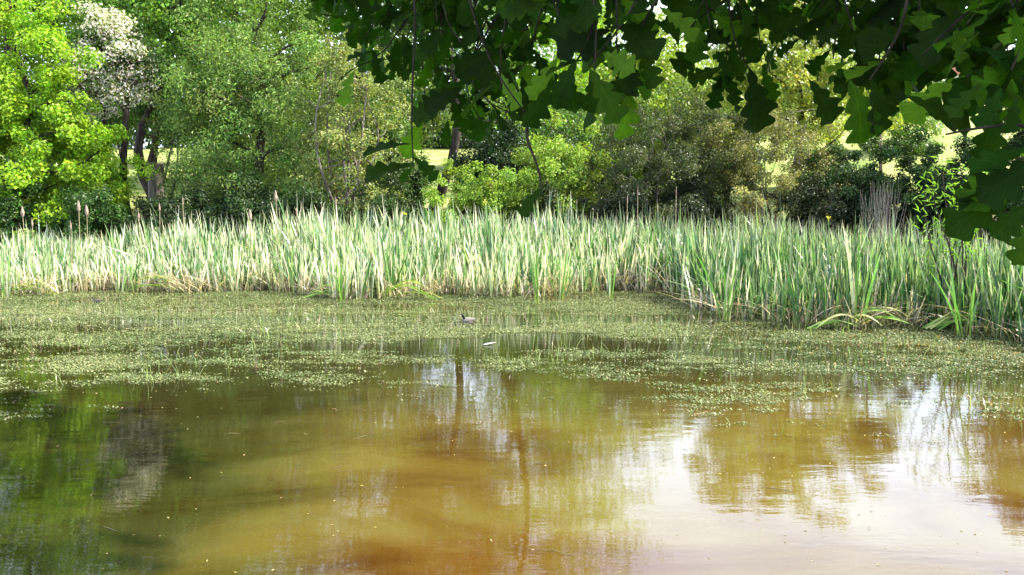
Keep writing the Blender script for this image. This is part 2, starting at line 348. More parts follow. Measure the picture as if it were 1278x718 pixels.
for i_, (px, top) in enumerate(((-60, 70), (40, 90), (130, 60), (215, 100), (300, 85), (385, 70), (460, 105), (540, 118), (610, 95), (690, 80), (770, 60), (850, 90), (930, 75), (1000, 100), (500, 90), (575, 80))):
    plant('tree', 'far hedgerow tree %s' % ('at the left end', 'behind the lime-green maple', 'left of the forked tree', 'right of the stump', 'behind the left half of the willow', 'behind the right half of the willow', 'behind the alder', 'in the meadow gap by the stout trunk',
          'behind the black holly', 'behind the mixed yellow-green shrub', 'behind the olive thorn bush', 'behind the dull thorn bush', 'behind the brownish bush', 'at the right end', 'just left of the stout trunk', 'just right of the stout trunk')[i_], 'tree', px, 95 + 4 * (i_ % 3), top, 72, (.05, .09, .02), 7000, .34, 1.5, trunk=.25, limbs=8, group='trees of the far hedgerow')
for px, Y, top, hw, c_, lb in ((305, 36, 110, 60, (.09, .15, .035), 'mid-green thicket behind the willow'), (405, 36, 100, 62, (.11, .16, .04), 'olive thicket behind the alder stems'), (478, 37, 120, 34, (.10, .16, .04), 'narrow thicket between alder and stout trunk'),
                           (60, 36, 90, 75, (.06, .12, .02), 'dark thicket behind the lime-green maple'), (690, 35, 110, 60, (.08, .15, .03), 'green thicket behind the mixed yellow-green shrub'), (770, 36, 70, 60, (.13, .2, .04), 'sunny thicket above the thorn bushes'),
                           (890, 37, 80, 70, (.12, .18, .04), 'green thicket behind the dull thorn bush')):
    plant('thicket', lb, 'bush', px, Y, top, hw, c_, 10000, .13, .6, trunk=.06, stems=4)
plant('hedge_tree', 'dark green hedge tree at the top of the right-hand meadow', 'tree', 1185, 88, 100, 62, (.06, .12, .035), 9000, .26, .9, trunk=.25)
plant('hedge_tree', 'dark hedge tree next to the pale house', 'tree', 1320, 88, 82, 50, (.06, .11, .03), 9000, .26, .9, trunk=.25)
plant('hedge_tree', 'low hedge tree at the meadow edge above the oak sapling', 'tree', 1060, 86, 92, 60, (.09, .15, .03), 9000, .26, .9, trunk=.25)
plant('copper_tree', 'dark reddish-brown leaved tree at the right edge of the far bank', 'tree', 1318, 24, -35, 78, (.075, .06, .028), 20000, .1, .5, clear=235, trunk=.2)

plant('dark_tree', 'tall dark tree with forked trunk standing behind the stump', 'tree', 212, 32, -210, 105, (.12, .24, .025), 38000, .13, .75, clear=125, trunk=.22, limbs=34)
hs = lambda cc: (cc[:, 2] > 3.6) & (np.sin(cc[:, 0] * 2.1) + np.cos(cc[:, 2] * 1.3) > -1.1)
plant('hawthorn_tree', 'hawthorn covered in white blossom above the lime-green maple', 'tree', 143, 27, 2, 48, (.12, .22, .035), 20000, .085, .5, clear=150, trunk=.14, accents=((.80, .72, .70), .62, hs), lean=-.02, bend=.02)
plant('lime_tree', 'bright lime-green maple at left with foliage down to the reeds', 'tree', 48, 25, 38, 102, (.25, .41, .02), 52000, .10, .42, trunk=.18, flat=.5, jag=.3, ncl=300)
plant('tree', 'slim dark-trunked tree between the maple and the willow', 'tree', 166, 27.5, 25, 38, (.04, .08, .02), 4000, .1, .4, clear=130, trunk=.17)
plant('willow_tree', 'large grey-green willow drooping behind the reeds', 'tree', 320, 27, -70, 118, GREY, 54000, .115, .55, trunk=.2, aspect=.3, limbs=44, jag=.3, shell=.6, flat=.5)
plant('alder_tree', 'pale olive many-stemmed alder fanning up from one root', 'tree', 442, 25.5, 20, 68, OLIVE, 19000, .085, .38, trunk=.13, stems=7, limbs=70, bark=M_BARKG, aspect=.5)
plant('dark_tree', 'dark broad tree with a stout trunk seen beside the sunlit meadow gap', 'tree', 535, 33, -230, 110, (.06, .12, .02), 36000, .13, .8, clear=140, trunk=.21)
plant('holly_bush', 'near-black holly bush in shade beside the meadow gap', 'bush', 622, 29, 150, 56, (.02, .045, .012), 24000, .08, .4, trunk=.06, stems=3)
plant('shrub', 'low yellow-green shrub in sun just behind the reeds, middle of the bank', 'bush', 592, 24.6, 198, 74, (.22, .33, .04), 18000, .07, .26, trunk=.03, stems=4, limbs=20)
plant('shrub', 'mixed yellow-green shrub leaning on the olive thorn bush', 'bush', 700, 26, 138, 84, (.25, .36, .045), 28000, .075, .32, trunk=.05, stems=5)
plant('thorn_bush', 'dark olive thorn bush with rounded top behind the reeds', 'bush', 806, 25, 128, 92, (.065, .085, .026), 38000, .06, .32, trunk=.06, stems=6, limbs=60, bark=M_BARKG)
plant('thorn_bush', 'dull green thorn bush filling the gap beside the brownish bush', 'bush', 880, 26.2, 118, 72, (.08, .10, .028), 26000, .065, .32, trunk=.06, stems=5, bark=M_BARKG)
plant('thorn_bush', 'brownish bush with pale twiggy right side', 'bush', 972, 25.4, 105, 92, (.20, .20, .065), 34000, .06, .32, trunk=.06, stems=6, limbs=70, bark=M_BARKG)
plant('bramble', 'dark green bramble thicket below the sloping meadow', 'bush', 1125, 25.0, 172, 92, (.05, .10, .02), 34000, .08, .3, trunk=.03, stems=6)
plant('bramble', 'dark ivy-green bramble thicket at the right end of the bank', 'bush', 1240, 25.0, 168, 96, (.04, .085, .02), 34000, .08, .3, trunk=.03, stems=6)
plant('bramble', 'dark bramble mound between the brownish bush and the grey twigs', 'bush', 1045, 24.9, 182, 62, (.05, .09, .022), 22000, .075, .3, trunk=.03, stems=5)
plant('dogwood_shrub', 'small cream-leaved shrub poking up behind the reeds', 'bush', 945, 23.4, 238, 34, (.42, .42, .2), 2600, .07, .2, trunk=.025, stems=5, ncl=22)
plant('elder_shrub', 'pale green elder shrub on the right side of the brown bush', 'bush', 1036, 24.2, 212, 26, (.16, .17, .07), 4500, .07, .25, trunk=.025, stems=4)
# understorey on the left bank; near-black shrubs further right added as bush shade
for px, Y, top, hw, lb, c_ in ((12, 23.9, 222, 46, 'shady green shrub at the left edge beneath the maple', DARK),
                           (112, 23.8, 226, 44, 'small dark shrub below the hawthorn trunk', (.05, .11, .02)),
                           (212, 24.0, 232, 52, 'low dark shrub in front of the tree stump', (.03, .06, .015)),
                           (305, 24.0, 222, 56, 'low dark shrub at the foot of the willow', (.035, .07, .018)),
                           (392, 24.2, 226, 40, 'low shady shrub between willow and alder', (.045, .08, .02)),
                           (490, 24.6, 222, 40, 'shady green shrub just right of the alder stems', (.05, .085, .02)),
                           (688, 24.2, 232, 40, 'low dark shrub under the mixed yellow-green shrub', (.03, .05, .014)), (770, 23.9, 226, 46, 'near-black shrub added as the shade under the olive thorn bush', (.022, .032, .012)),
                           (856, 24.0, 222, 46, 'near-black shrub added as the shade under the dull green thorn bush', (.022, .034, .012)), (1010, 23.9, 228, 44, 'near-black shrub added as shade right of the cream-leaved one', (.025, .036, .012)),
                           (1085, 23.8, 222, 46, 'near-black shrub added as shade behind the grey twigs', (.022, .04, .012)), (1170, 23.8, 216, 50, 'near-black shrub added as shade behind the young willow', (.022, .042, .012))):
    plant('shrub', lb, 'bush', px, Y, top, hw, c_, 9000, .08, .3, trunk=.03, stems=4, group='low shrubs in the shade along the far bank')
plant('shrub', 'small dark shrub at the foot of the stout trunk', 'bush', 512, 30, 168, 24, (.05, .10, .02), 9000, .08, .3, trunk=.03, stems=4)
plant('thicket', 'green thicket filling the view between hawthorn and willow', 'bush', 215, 34, 60, 52, (.09, .17, .03), 11000, .11, .45, clear=178, trunk=.08, stems=2)
plant('thicket', 'leafy thicket above the meadow strip beside the maple', 'bush', 140, 35, 60, 52, (.10, .19, .03), 11000, .11, .45, clear=182, trunk=.08, stems=2)
# oak sapling with a pale trunk
plant('sapling', 'slender sapling with a pale sunlit stem in front of the meadow', 'tree', 1102, 27, 60, 34, (.13, .2, .04), 3500, .1, .35, clear=125, trunk=.09, bark=bark_mat('pale_bark', (.16, .12, .07), (.36, .30, .18)), bend=.015)

# grey dead twig shrub
def twig_shrub():
    p = G(1102, 330); Y = 19.6; x = PY(1102, 245, Y)[0]
    t = thing('dead_shrub', 'leafless grey twiggy shrub rising above the reeds', 'bush', (x, Y, -.1))
    mb = MB()
    for k in range(130):
        a = R.uniform(0, 6.28); rr = R.uniform(0, .5); h = R.uniform(1.5, 2.75)
        b0 = np.array([math.cos(a) * rr * .4, math.sin(a) * rr * .3, 0]); e_ = np.array([math.cos(a) * rr * 1.15, math.sin(a) * rr, h])
        tube(mb, curve(b0, e_, 0, .03, 6), np.linspace(.008, .0025, 6), sides=3)
    mb.obj('twigs', bark_mat('dead_twig', (.08, .075, .065), (.17, .16, .14)), t)
twig_shrub()

# willow sapling with long bright leaves
def willow_sprig():
    Y = 13.6; x = PY(1205, 245, Y)[0]
    t = thing('willow_sapling', 'young willow with long bright leaves standing in the reeds at right', 'tree', (x, Y, -.1))
    wood = MB(); lf = MB()
    for k in range(9):
        tx = R.uniform(-.75, .75); tz = R.uniform(2.2, 3.1) - .35 * abs(tx)
        pts = curve((R.normal(0, .08), R.normal(0, .08), 0), (tx, R.normal(0, .3), tz), .2, .04, 12)
        tube(wood, pts, np.linspace(.018, .004, 12), sides=5)
        for j in range(46):
            q = pts[5:][0] * 0 + pts[int(R.integers(5, 12))] + R.normal(0, .09, 3)
            leaves(lf, q[None], R.normal(0, .5, (1, 3)) + [[0, -.5, .6]], R.uniform(.10, .19), .028, tint((.2, .36, .04), 1, .2, .05))
    wood.obj('trunk', M_BARK, t); lf.obj('crown', M_LEAF, t)
willow_sprig()

# tree stump
def stump(px, top, Y, r, label):
    p = PY(px, 245, Y); z0 = float(H(p[0], Y)); h = PY(px, top, Y)[2] - z0
    t = thing('tree_stump', label, 'stump', (p[0], Y, z0 - .1)); mb = MB(); s = 16
    ang = np.linspace(0, 2 * np.pi, s, endpoint=False); rows = []
    for zz, k in ((0, 1.3), (.2, 1.08), (h * .6, .98), (h + .1, .95)):
        rr = r * k * (1 + .07 * np.sin(5 * ang + 1) + .04 * np.sin(9 * ang))
        rows.append(np.stack([np.cos(ang) * rr, np.sin(ang) * rr, np.full(s, zz) + (.05 * np.sin(3 * ang) if zz > h else 0)], -1))
    v = np.concatenate(rows); i = np.arange(3)[:, None] * s; j = np.arange(s)[None]; k = (j + 1) % s
    mb.add(v, np.stack([i + j, i + k, i + s + k, i + s + j], -1).reshape(-1, 4), (.1, .1, .1), smooth=True)
    mb.obj('stump_bark', M_BARKG, t)
    tp = MB(); c = rows[-1].mean(0); tp.add(np.vstack([rows[-1] * [1, 1, 1], c + [0, 0, -.02]]), np.stack([j[0], k[0], np.full(s, s)], -1), (.1, .1, .1))
    tp.obj('cut_top', bark_mat('cut_wood', (.2, .14, .08), (.36, .27, .17), 20), t)
stump(196, 204, 30, .30, 'wide sawn tree stump in front of the sunlit meadow strip')
stump(249, 219, 30.5, .3, 'lower tree stump half hidden under the willow')

# far house glimpsed under the oak leaves
def house():
    Y = 100; x = PY(1243, 245, Y)[0]; z = float(H(x, Y))
    t = thing('house', 'distant pale house with a red roof glimpsed under the oak leaves', 'house', (x, Y, z - .2))
    def box(mb, x0, x1, y0, y1, z0, z1):
        v = [(a, b_, c) for c in (z0, z1) for b_ in (y0, y1) for a in (x0, x1)]
        mb.add(v, [(0, 1, 3, 2), (4, 6, 7, 5), (0, 4, 5, 1), (2, 3, 7, 6), (0, 2, 6, 4), (1, 5, 7, 3)], (.1, .1, .1))
    mw_, *_r = mat('render_wall', .9); _r[2].inputs[0].default_value = (.6, .55, .5, 1)
    mr_, *_r = mat('red_tile', .8); _r[2].inputs[0].default_value = (.42, .16, .10, 1)
    mk_, *_r = mat('window_glass', .1, .6); _r[2].inputs[0].default_value = (.05, .06, .07, 1)
    mf_, *_r = mat('window_frame_paint', .5); _r[2].inputs[0].default_value = (.75, .75, .75, 1)
    wl = MB(); box(wl, -4.5, 4.5, 0, 7, 0, 3.4); wl.obj('wall', mw_, t)
    rf = MB(); rf.add([(-4.9, -.4, 3.3), (4.9, -.4, 3.3), (4.9, 7.4, 3.3), (-4.9, 7.4, 3.3), (-4.9, 3.5, 5.8), (4.9, 3.5, 5.8)],
                      [(0, 1, 5, 4), (2, 3, 4, 5)], (.1, .1, .1)); rf.add([(-4.9, -.4, 3.3), (-4.9, 7.4, 3.3), (-4.9, 3.5, 5.8), (4.9, -.4, 3.3), (4.9, 7.4, 3.3), (4.9, 3.5, 5.8)], [(0, 2, 1), (3, 4, 5)], (.1, .1, .1))
    r_ = rf.obj('roof', mr_, t); ch = MB(); box(ch, 2.4, 3.2, 3.1, 3.9, 5.2, 6.6); ch.obj('chimney', mr_, r_)
    for wx in (-2.8, 0, 2.8):
        f_ = MB(); box(f_, wx - .62, wx + .62, -.06, .02, 1.2, 2.5); fo = f_.obj('window', mf_, t)
        g_ = MB(); box(g_, wx - .5, wx + .5, -.09, -.05, 1.3, 2.4); g_.obj('pane', mk_, fo)
house()

# ------------------------------------------------------------------ reed bed
FR = np.array([(-200, 362), (0, 366), (60, 368), (130, 362), (240, 366), (330, 362), (420, 374), (480, 373), (560, 368), (660, 372), (760, 362), (850, 366), (872, 392),
               (960, 402), (1060, 412), (1160, 408), (1230, 420), (1300, 434), (1500, 470)], float)
FW = np.array([G(a, b_)[:2] for a, b_ in FR])
def front(x): return np.interp(x, FW[:, 0], FW[:, 1])
def reed_h(x, y):
    return np.interp(x, (-14, -11, -8, -3, 0, 4, 6, 9), (1.2, 1.38, 1.7, 1.85, 1.86, 1.8, 1.72, 1.6)) * (.93 + .1 * np.sin(x * 1.7) * np.cos(y * 1.1))

GREEN = np.array((.16, .27, .085)); DEEP = np.array((.024, .085, .022)); PALE = np.array((.60, .62, .43)); DRY = np.array((.72, .59, .51)); BASE = np.array((.38, .34, .08))
def blades(mb, base, h, azim, lean, width, col, base_amt=.6, seg=6, kink=None):
    """arched tapering blades with a twist; all vectorised"""
    n_ = len(base); t = np.linspace(0, 1, seg + 1)[None]
    hd = np.stack([np.cos(azim), np.sin(azim)], -1)
    out = h[:, None] * lean[:, None] * (t ** 1.35)
    zz = h[:, None] * (t - .30 * np.minimum(lean ** 1.5, 1.2)[:, None] * t ** 3)
    c = np.zeros((n_, seg + 1, 3)); c[..., :2] = base[:, None, :2] + hd[:, None] * out[..., None]; c[..., 2] = base[:, None, 2] + zz
    tw = R.uniform(0, np.pi, n_)[:, None] + t * R.uniform(-1.2, 1.2, n_)[:, None]
    s_ = np.stack([np.cos(tw), np.sin(tw), np.zeros_like(tw)], -1)
    prof = np.array([.55, .85, 1, 1, .85, .6, .05]) if seg == 6 else np.interp(np.linspace(0, 1, seg + 1), (0, .2, .6, .85, 1), (.6, 1, .95, .6, .05))
    wd = width[:, None] * prof[None] * .5
    v = np.stack([c - s_ * wd[..., None], c + s_ * wd[..., None]], 2).reshape(-1, 3)
    i = (np.arange(n_) * (seg + 1) * 2)[:, None] + (np.arange(seg) * 2)[None]
    f = np.stack([i, i + 1, i + 3, i + 2], -1).reshape(-1, 4)
    k = np.clip(1 - t * 4.5, 0, 1)[..., None] * base_amt
    cc = col[:, None] * (1 - k) + BASE * k * R.uniform(.6, 1.3, (n_, 1, 1))
    tip = np.clip((t - .85) * 5, 0, 1)[..., None] * .5
    cc = cc * (1 - tip) + DRY * tip
    mb.add(v, f, np.repeat(cc.reshape(-1, 3), 2, axis=0), smooth=True)
def reed_cols(n_, x):
    """proportion of pale / dry / green leaves; the fresher right-hand part also has its shade painted in as deeper green"""
    u = R.uniform(size=n_); fresh = sm(2.0, 5.0, x)
    pd = .34 - .16 * fresh; pp = .28 - .2 * fresh; pg = .18 + .12 * fresh
    c = np.where((u < pd)[:, None], DRY, np.where((u < pd + pp)[:, None], PALE, np.where((u < pd + pp + pg)[:, None], GREEN, DEEP * (1 + .5 * (1 - fresh))[:, None])))
    return c * np.exp(R.normal(0, .26, (n_, 1))) * (1 + R.normal(0, .05, (n_, 3)))

# the mass of the bed behind its front edge: far past 300 plants, one body of stuff
mb = MB(); NR = 40000
x = R.uniform(-17, 14, NR * 2); y = R.uniform(11, 23.4, NR * 2); f_ = front(x)
dpt = y - f_; wig = .35 * np.sin(x * 2.3) + .2 * np.sin(x * 5.1 + 1)
ok = (dpt > .35 + wig * .5) & (np.abs(x) < y * .72 + 2) & (R.uniform(size=NR * 2) < np.clip(1.15 - dpt * .06, .35, 1)) & (dpt < 9.5)
x, y = x[ok][:NR], y[ok][:NR]
n_ = len(x); hh = reed_h(x, y) * (1.12 - .6 * R.uniform(size=n_) ** 1.6) * (.50 + .50 * sm(-.3, 3.2, dpt[ok][:NR])) * (.76 + .42 * vnoise(x * 1.0 + 20, y + 3, 1.8, 21)) * (1 + .06 * R.normal(size=n_))
col = reed_cols(n_, x)
dry = col[:, 0] > col[:, 1] * 1.05
hh = np.where(dry, hh * R.uniform(.35, .85, n_), hh)
az_ = R.normal(2.6, 1.6, n_)
ln_ = np.abs(R.normal(.10, .16, n_)) + .03; ln_ = np.where(R.uniform(size=n_) < .05, R.uniform(.6, 1.6, n_), ln_)
hh = np.where(R.uniform(size=n_) < .04, hh * 1.13, hh)
blades(mb, np.stack([x, y, np.maximum(H(x, y), -.15)], -1), hh, az_, ln_, R.uniform(.026, .058, n_) * (1 - .22 * sm(2, 5, x)), col, seg=5)
tag(mb.obj('reed_bed', M_REED), 'dense bed of green and straw-pale cattail leaves across the pond', 'reeds', kind='stuff')

# litter of broken dead stems at the foot of the bed
mb = MB(); n_ = 3400; x = R.uniform(-15, 12, n_); y = front(x) + R.uniform(.0, 1.3, n_) ** 1.3
blades(mb, np.stack([x, y, np.zeros(n_)], -1), R.uniform(.15, .75, n_), R.uniform(0, 6.28, n_), R.uniform(.1, 2.4, n_), R.uniform(.012, .03, n_), tint((.44, .35, .22), n_, .35, .06), .2)
tag(mb.obj('dead_stems', M_REED), 'broken tan cattail stems littering the foot of the reed bed', 'dead reeds', kind='stuff')

# individual cattail plants along the front edge: blade meshes are shared
def blade_set(cols, k=14):
    r_ = []
    for i in range(k):
        m_ = MB(); c = cols[i % len(cols)] * math.exp(R.normal(0, .15))
        blades(m_, np.zeros((1, 3)), np.array([1.0]), np.array([0.0]), np.array([abs(R.normal(.14, .18)) + .04]), np.array([R.uniform(.022, .037)]), c[None])
        r_.append(m_.mesh('blade', M_REED))
    return r_
SET_L = blade_set([GREEN, PALE, PALE, DRY, DRY, DEEP * 1.5, GREEN]); SET_R = blade_set([GREEN, DEEP, DEEP, GREEN * .7, DRY * .7, DEEP * 1.4, GREEN])  # right set is darker: shade over that end painted into the blades
SET_G = blade_set([np.array((.16, .34, .05)), np.array((.12, .28, .05))], 6)
def cattail(x, y, h, label, group, sets, nb, spread=1.0):
    t = thing('cattail', label, 'cattail', (x, y, -.03), group)
    for k in range(nb):
        o = bpy.data.objects.new('blade', random.choice(sets)); COL.objects.link(o); o.parent = t
        a = random.uniform(0, 6.283); rr = random.uniform(.01, .09) * spread
        o.location = (math.cos(a) * rr, math.sin(a) * rr, 0)
        s_ = h * random.uniform(.6, 1.08)
        o.rotation_euler = (random.gauss(0, .05) * spread, random.gauss(0, .05) * spread, a + random.gauss(0, .5)); o.scale = (s_ * .9, s_ * 1.0, s_)
    return t
GRP = 'cattails along the front edge of the reed bed'
xs_ = np.linspace(-12.6, 8.6, 258) + R.normal(0, .05, 258)
for i, x in enumerate(xs_):
    x = float(x); y = float(front(x)) + .35 * math.sin(x * 2.3) * .5 + random.uniform(-.05, .55)
    if i % 3 == 0: y += .35
    right = x > 3.4
    cattail(x, y, float(reed_h(x, y)) * random.choice((random.uniform(.38, .62), random.uniform(.5, .8))), 'deep green cattail clump in the even front row right of where the bed steps forward' if right else 'pale green cattail clump in the even front row left of where the bed steps forward', GRP + (', right part' if right else ', left part'), SET_R if right else SET_L, random.choice((5, 6, 7)))
# odd ones that stand out
for px, py, h, lb in ((427, 376, 1.05, 'short fresh green cattail tuft standing forward of the bed, left of middle'),
                      (672, 379, 1.35, 'green cattail clump rooted in the weed well in front of the middle of the bed'),
                      (700, 374, 1.2, 'lower cattail clump close behind the forward middle clump'),
                      (762, 374, 1.15, 'small dark cattail tuft in the open weed right of the middle'),
                      (905, 400, 1.5, 'bright fan-shaped cattail at the corner where the bed steps forward'),
                      (1068, 408, 2.05, 'tallest bright green cattail, rising above the right-hand reeds'),
                      (8, 372, 1.0, 'pale yellowish cattail clump at the left edge of the view'),
                      (148, 366, .95, 'short green tuft among dry stems on the left'),
                      (1205, 420, 1.3, 'bright green cattail at the water edge far right')):
    p = G(px, py); cattail(float(p[0]), float(p[1]), h, lb, None, SET_G + SET_L[:3], 8, 1.3)

# bent-over leaves lying on the water
def fallen(px, py, n_, L_, lb, dirs):
    p = G(px, py); t = thing('bent_cattail', lb, 'cattail', (float(p[0]), float(p[1]), 0)); me_ = []
    for k in range(n_):
        m_ = MB(); a = dirs + R.normal(0, .35); ln = L_ * R.uniform(.6, 1.2); s = np.linspace(0, 1, 9)
        hz = np.sin(s * np.pi * .93) * ln * R.uniform(.12, .32) + .015
        c = np.stack([np.cos(a) * s * ln + R.normal(0, .06), np.sin(a) * s * ln * .5 + R.normal(0, .08) + 0 * s, hz], -1)
        wv = R.uniform(.014, .024) * np.array([.6, .9, 1, 1, 1, .9, .8, .5, .08]); nv = np.array([-math.sin(a) * .5, math.cos(a), .5])
        v = np.stack([c - nv * wv[:, None], c + nv * wv[:, None]], 1).reshape(-1, 3); i = np.arange(8)[:, None] * 2
        m_.add(v, i + [[0, 1, 3, 2]], tint((.20, .38, .05) if k % 3 else (.45, .48, .18), 1, .15, .05)[0], smooth=True)
        m_.obj('blade', M_REED, t)
fallen(1010, 411, 7, .9, 'pale flattened cattail leaves lying on the weed at the bed corner', .1)
fallen(1050, 408, 9, 1.0, 'bright green cattail leaves bent over onto the water', .0)
fallen(1160, 411, 10, 1.35, 'long arching cattail leaves drooping to the water at far right', -.25)
fallen(1190, 405, 7, 1.1, 'yellowish bowed cattail leaves above the far right water', .1)
fallen(380, 372, 6, 1.1, 'dry leaning cattail leaves lying along the left weed mat', .1)
fallen(545, 374, 7, 1.2, 'flattened yellow cattail leaves along the middle weed mat', 2.9)
fallen(230, 364, 6, 1.2, 'collapsed straw-coloured leaves at the left of the bed', 3.0)
fallen(70, 369, 5, 1.2, 'collapsed leaves beside the leftmost cattails', 3.1)

# last year's seed heads above the leaves
def seed_head(px, py, Y, kind, lb):
    p = PY(px, py, Y); z0 = max(float(H(p[0], Y)), -.1)
    t = thing('cattail_seed_head', lb, 'seed head', (float(p[0]), Y, z0), 'old seed heads standing above the reeds')
    s = MB(); h = p[2] - z0; ln = .16 if kind == 'fluffy' else .13
    tube(s, curve((0, 0, 0), (.02, 0, h - ln), 0, .008, 7), np.linspace(.012, .007, 7), (.4, .33, .2), 5)
    st = s.obj('stalk', M_REED, t)
    hd = MB(); zs = np.linspace(h - ln, h + ln * .8, 9)
    if kind == 'fluffy': rr = np.array([.008, .03, .048, .05, .05, .042, .034, .022, .004])
    elif kind == 'spike': rr = np.array([.006, .012, .013, .012, .011, .009, .008, .006, .002])
    else: rr = np.array([.006, .02, .026, .026, .026, .022, .01, .006, .003])
    rr = rr * R.uniform(.85, 1.15, 9) * .8
    tube(hd, np.stack([.02 + 0 * zs, 0 * zs, zs], -1), rr, sides=9); hd.obj('head', M_FLUFF, t)
for a in ((27, 264, 20, 'fluffy', 'fluffy seed head nearest the left edge of the view'), (97, 257, 20, 'fluffy', 'tallest fluffy pinkish seed head on the left'),
          (107, 262, 20.2, 'fluffy', 'fluffy seed head right beside the tallest one on the left'), (39, 277, 20, 'brown', 'small brown head just right of the leftmost one'),
          (87, 280, 19, 'brown', 'low brown head under the fluffy pair'), (172, 268, 20, 'brown', 'thin brown head between maple and willow'),
          (198, 258, 20.5, 'brown', 'greyish head against the dark shrub by the stump'), (343, 244, 19.5, 'fluffy', 'pale head against the willow foot'),
          (369, 262, 20, 'brown', 'brown head below the left side of the alder'), (418, 250, 20, 'brown', 'slim brown head before the alder stems'),
          (227, 250, 20.3, 'spike', 'thin bent spike against the willow shade'), (782, 248, 19, 'spike', 'short spike before the olive thorn bush'), (795, 238, 19.2, 'spike', 'tall thin spike before the olive thorn bush'),
          (843, 238, 19.4, 'spike', 'thin spike between the two thorn bushes'), (311, 268, 18.8, 'fluffy', 'whitish fluffy head low among the left reeds')):
    seed_head(*a)
# yellow flags
def iris(px, py, Y, lb):
    p = PY(px, py, Y); t = thing('yellow_iris', lb, 'flower', (float(p[0]), Y, 0), 'yellow irises among the reeds')
    s = MB(); tube(s, curve((0, 0, -.05), (0, 0, p[2] - .05), 0, .01, 5), .008, (.12, .25, .04), 5); s.obj('stem', M_REED, t)
    m_ = MB(); q = np.array([0, 0, p[2]]) + R.normal(0, .03, (9, 3)); leaves(m_, q, R.normal(size=(9, 3)), .05, .035, np.tile((.6, .55, .05), (9, 1))); m_.obj('petal', M_BLOSSOM, t)
iris(605, 252, 19, 'yellow iris in the middle of the reeds'); iris(505, 266, 19, 'yellow iris left of the middle of the reeds'); iris(1034, 272, 17, 'yellow iris in front of the brown bush')

# ------------------------------------------------------------------ floating weed
def pix(x, y, z=0.0):
    dx, dy, dz = x, y, z - CAMZ; fwd = dy * CP - dz * SP; up = dy * SP + dz * CP
    return 639 + F * dx / fwd, 359 - F * up / fwd
def weed_density(x, y):
    px, py = pix(x, y)
    near = np.interp(px, (0, 150, 300, 450, 600, 750, 850, 950, 1100, 1278), (500, 482, 468, 458, 450, 454, 480, 490, 498, 512))
    edge = (near - py) / 42
    n1 = vnoise(x + 50, y * 2.2 + 9, .9, 1) * .55 + vnoise(x + 50, y * 2.2, 2.6, 2) * .3 + (vnoise(x + 50, y * 2.5, 5, 3) - .5) * .45 + .075
    d = edge * .85 + (n1 - .5) * 2.5 + .22
    # open leads
    lead = np.exp(-((py - (402 + 6 * np.sin(px / 90))) / 9) ** 2) * (px > 850) * 1.7
    lead += np.exp(-((py - 399) / 8) ** 2) * np.clip((px - 560) / 80, 0, 1) * (px < 850) * 1.3
    lead += np.exp(-((py - (430 + 5 * np.sin(px / 60))) / 8) ** 2) * .95 + np.exp(-((py - 445) / 5) ** 2) * (px > 800) * .5
    return np.clip(d - lead * 1.1, 0, 1) * np.clip(.25 + (n1 - .38) * 3.0, .12, 1)
mb = MB(); n_ = 1350000
y = R.uniform(6.6, 18.6, n_); x = R.uniform(-1, 1, n_) * (y * .72 + 2.2)
keep = (R.uniform(size=n_) < weed_density(x, y)) & (y < front(x) + .7)
x, y = x[keep], y[keep]; n_ = len(x)
px_, py_ = pix(x, y)
hue = vnoise(x + 30, y * 1.5, .7, 5)[:, None] * .7 + .3 * R.uniform(size=(n_, 1))
c = np.array((.075, .125, .04)) * (1 - hue) + np.array((.22, .245, .10)) * hue
u = R.uniform(size=n_); rightish = sm(2, 6, x)
c[u < .10] = (.28, .24, .12); c[(u > .10) & (u < .12)] = (.33, .33, .18); c[u > 1 - .05 * rightish] = (.42, .26, .06)
c *= np.exp(R.normal(0, .22, (n_, 1)))
nr = R.normal(0, .30, (n_, 3)) + [0, 0, 1]; sz = .010 + .028 * R.uniform(size=n_) ** 2
leaves(mb, np.stack([x, y, R.uniform(.004, .022, n_)], -1), nr, sz, sz * R.uniform(.4, .9, n_), c, fold=.1, single=True)
print('weed leaves', n_)
tag(mb.obj('floating_weed', M_WEED), 'yellow-green mat of floating pond weed before the reeds', 'pond weed', kind='stuff')
# emergent thin stems in the weed
mb = MB(); n_ = 5200; y = R.uniform(7.2, 15.5, n_); x = R.uniform(-1, 1, n_) * y * .66
k_ = (vnoise(x + 9, y, .8, 12) > .56) & (weed_density(x, y) > .15) & (y < front(x)); x, y = x[k_], y[k_]; n_ = len(x)
blades(mb, np.stack([x, y, np.zeros(n_)], -1), R.uniform(.04, .26, n_), R.uniform(0, 6.28, n_), R.uniform(.05, .9, n_), R.uniform(.005, .011, n_), tint((.20, .25, .09), n_, .3, .08), .2)
tag(mb.obj('water_grass', M_REED), 'sparse thin grass stems standing in the floating weed', 'water grass', kind='stuff')
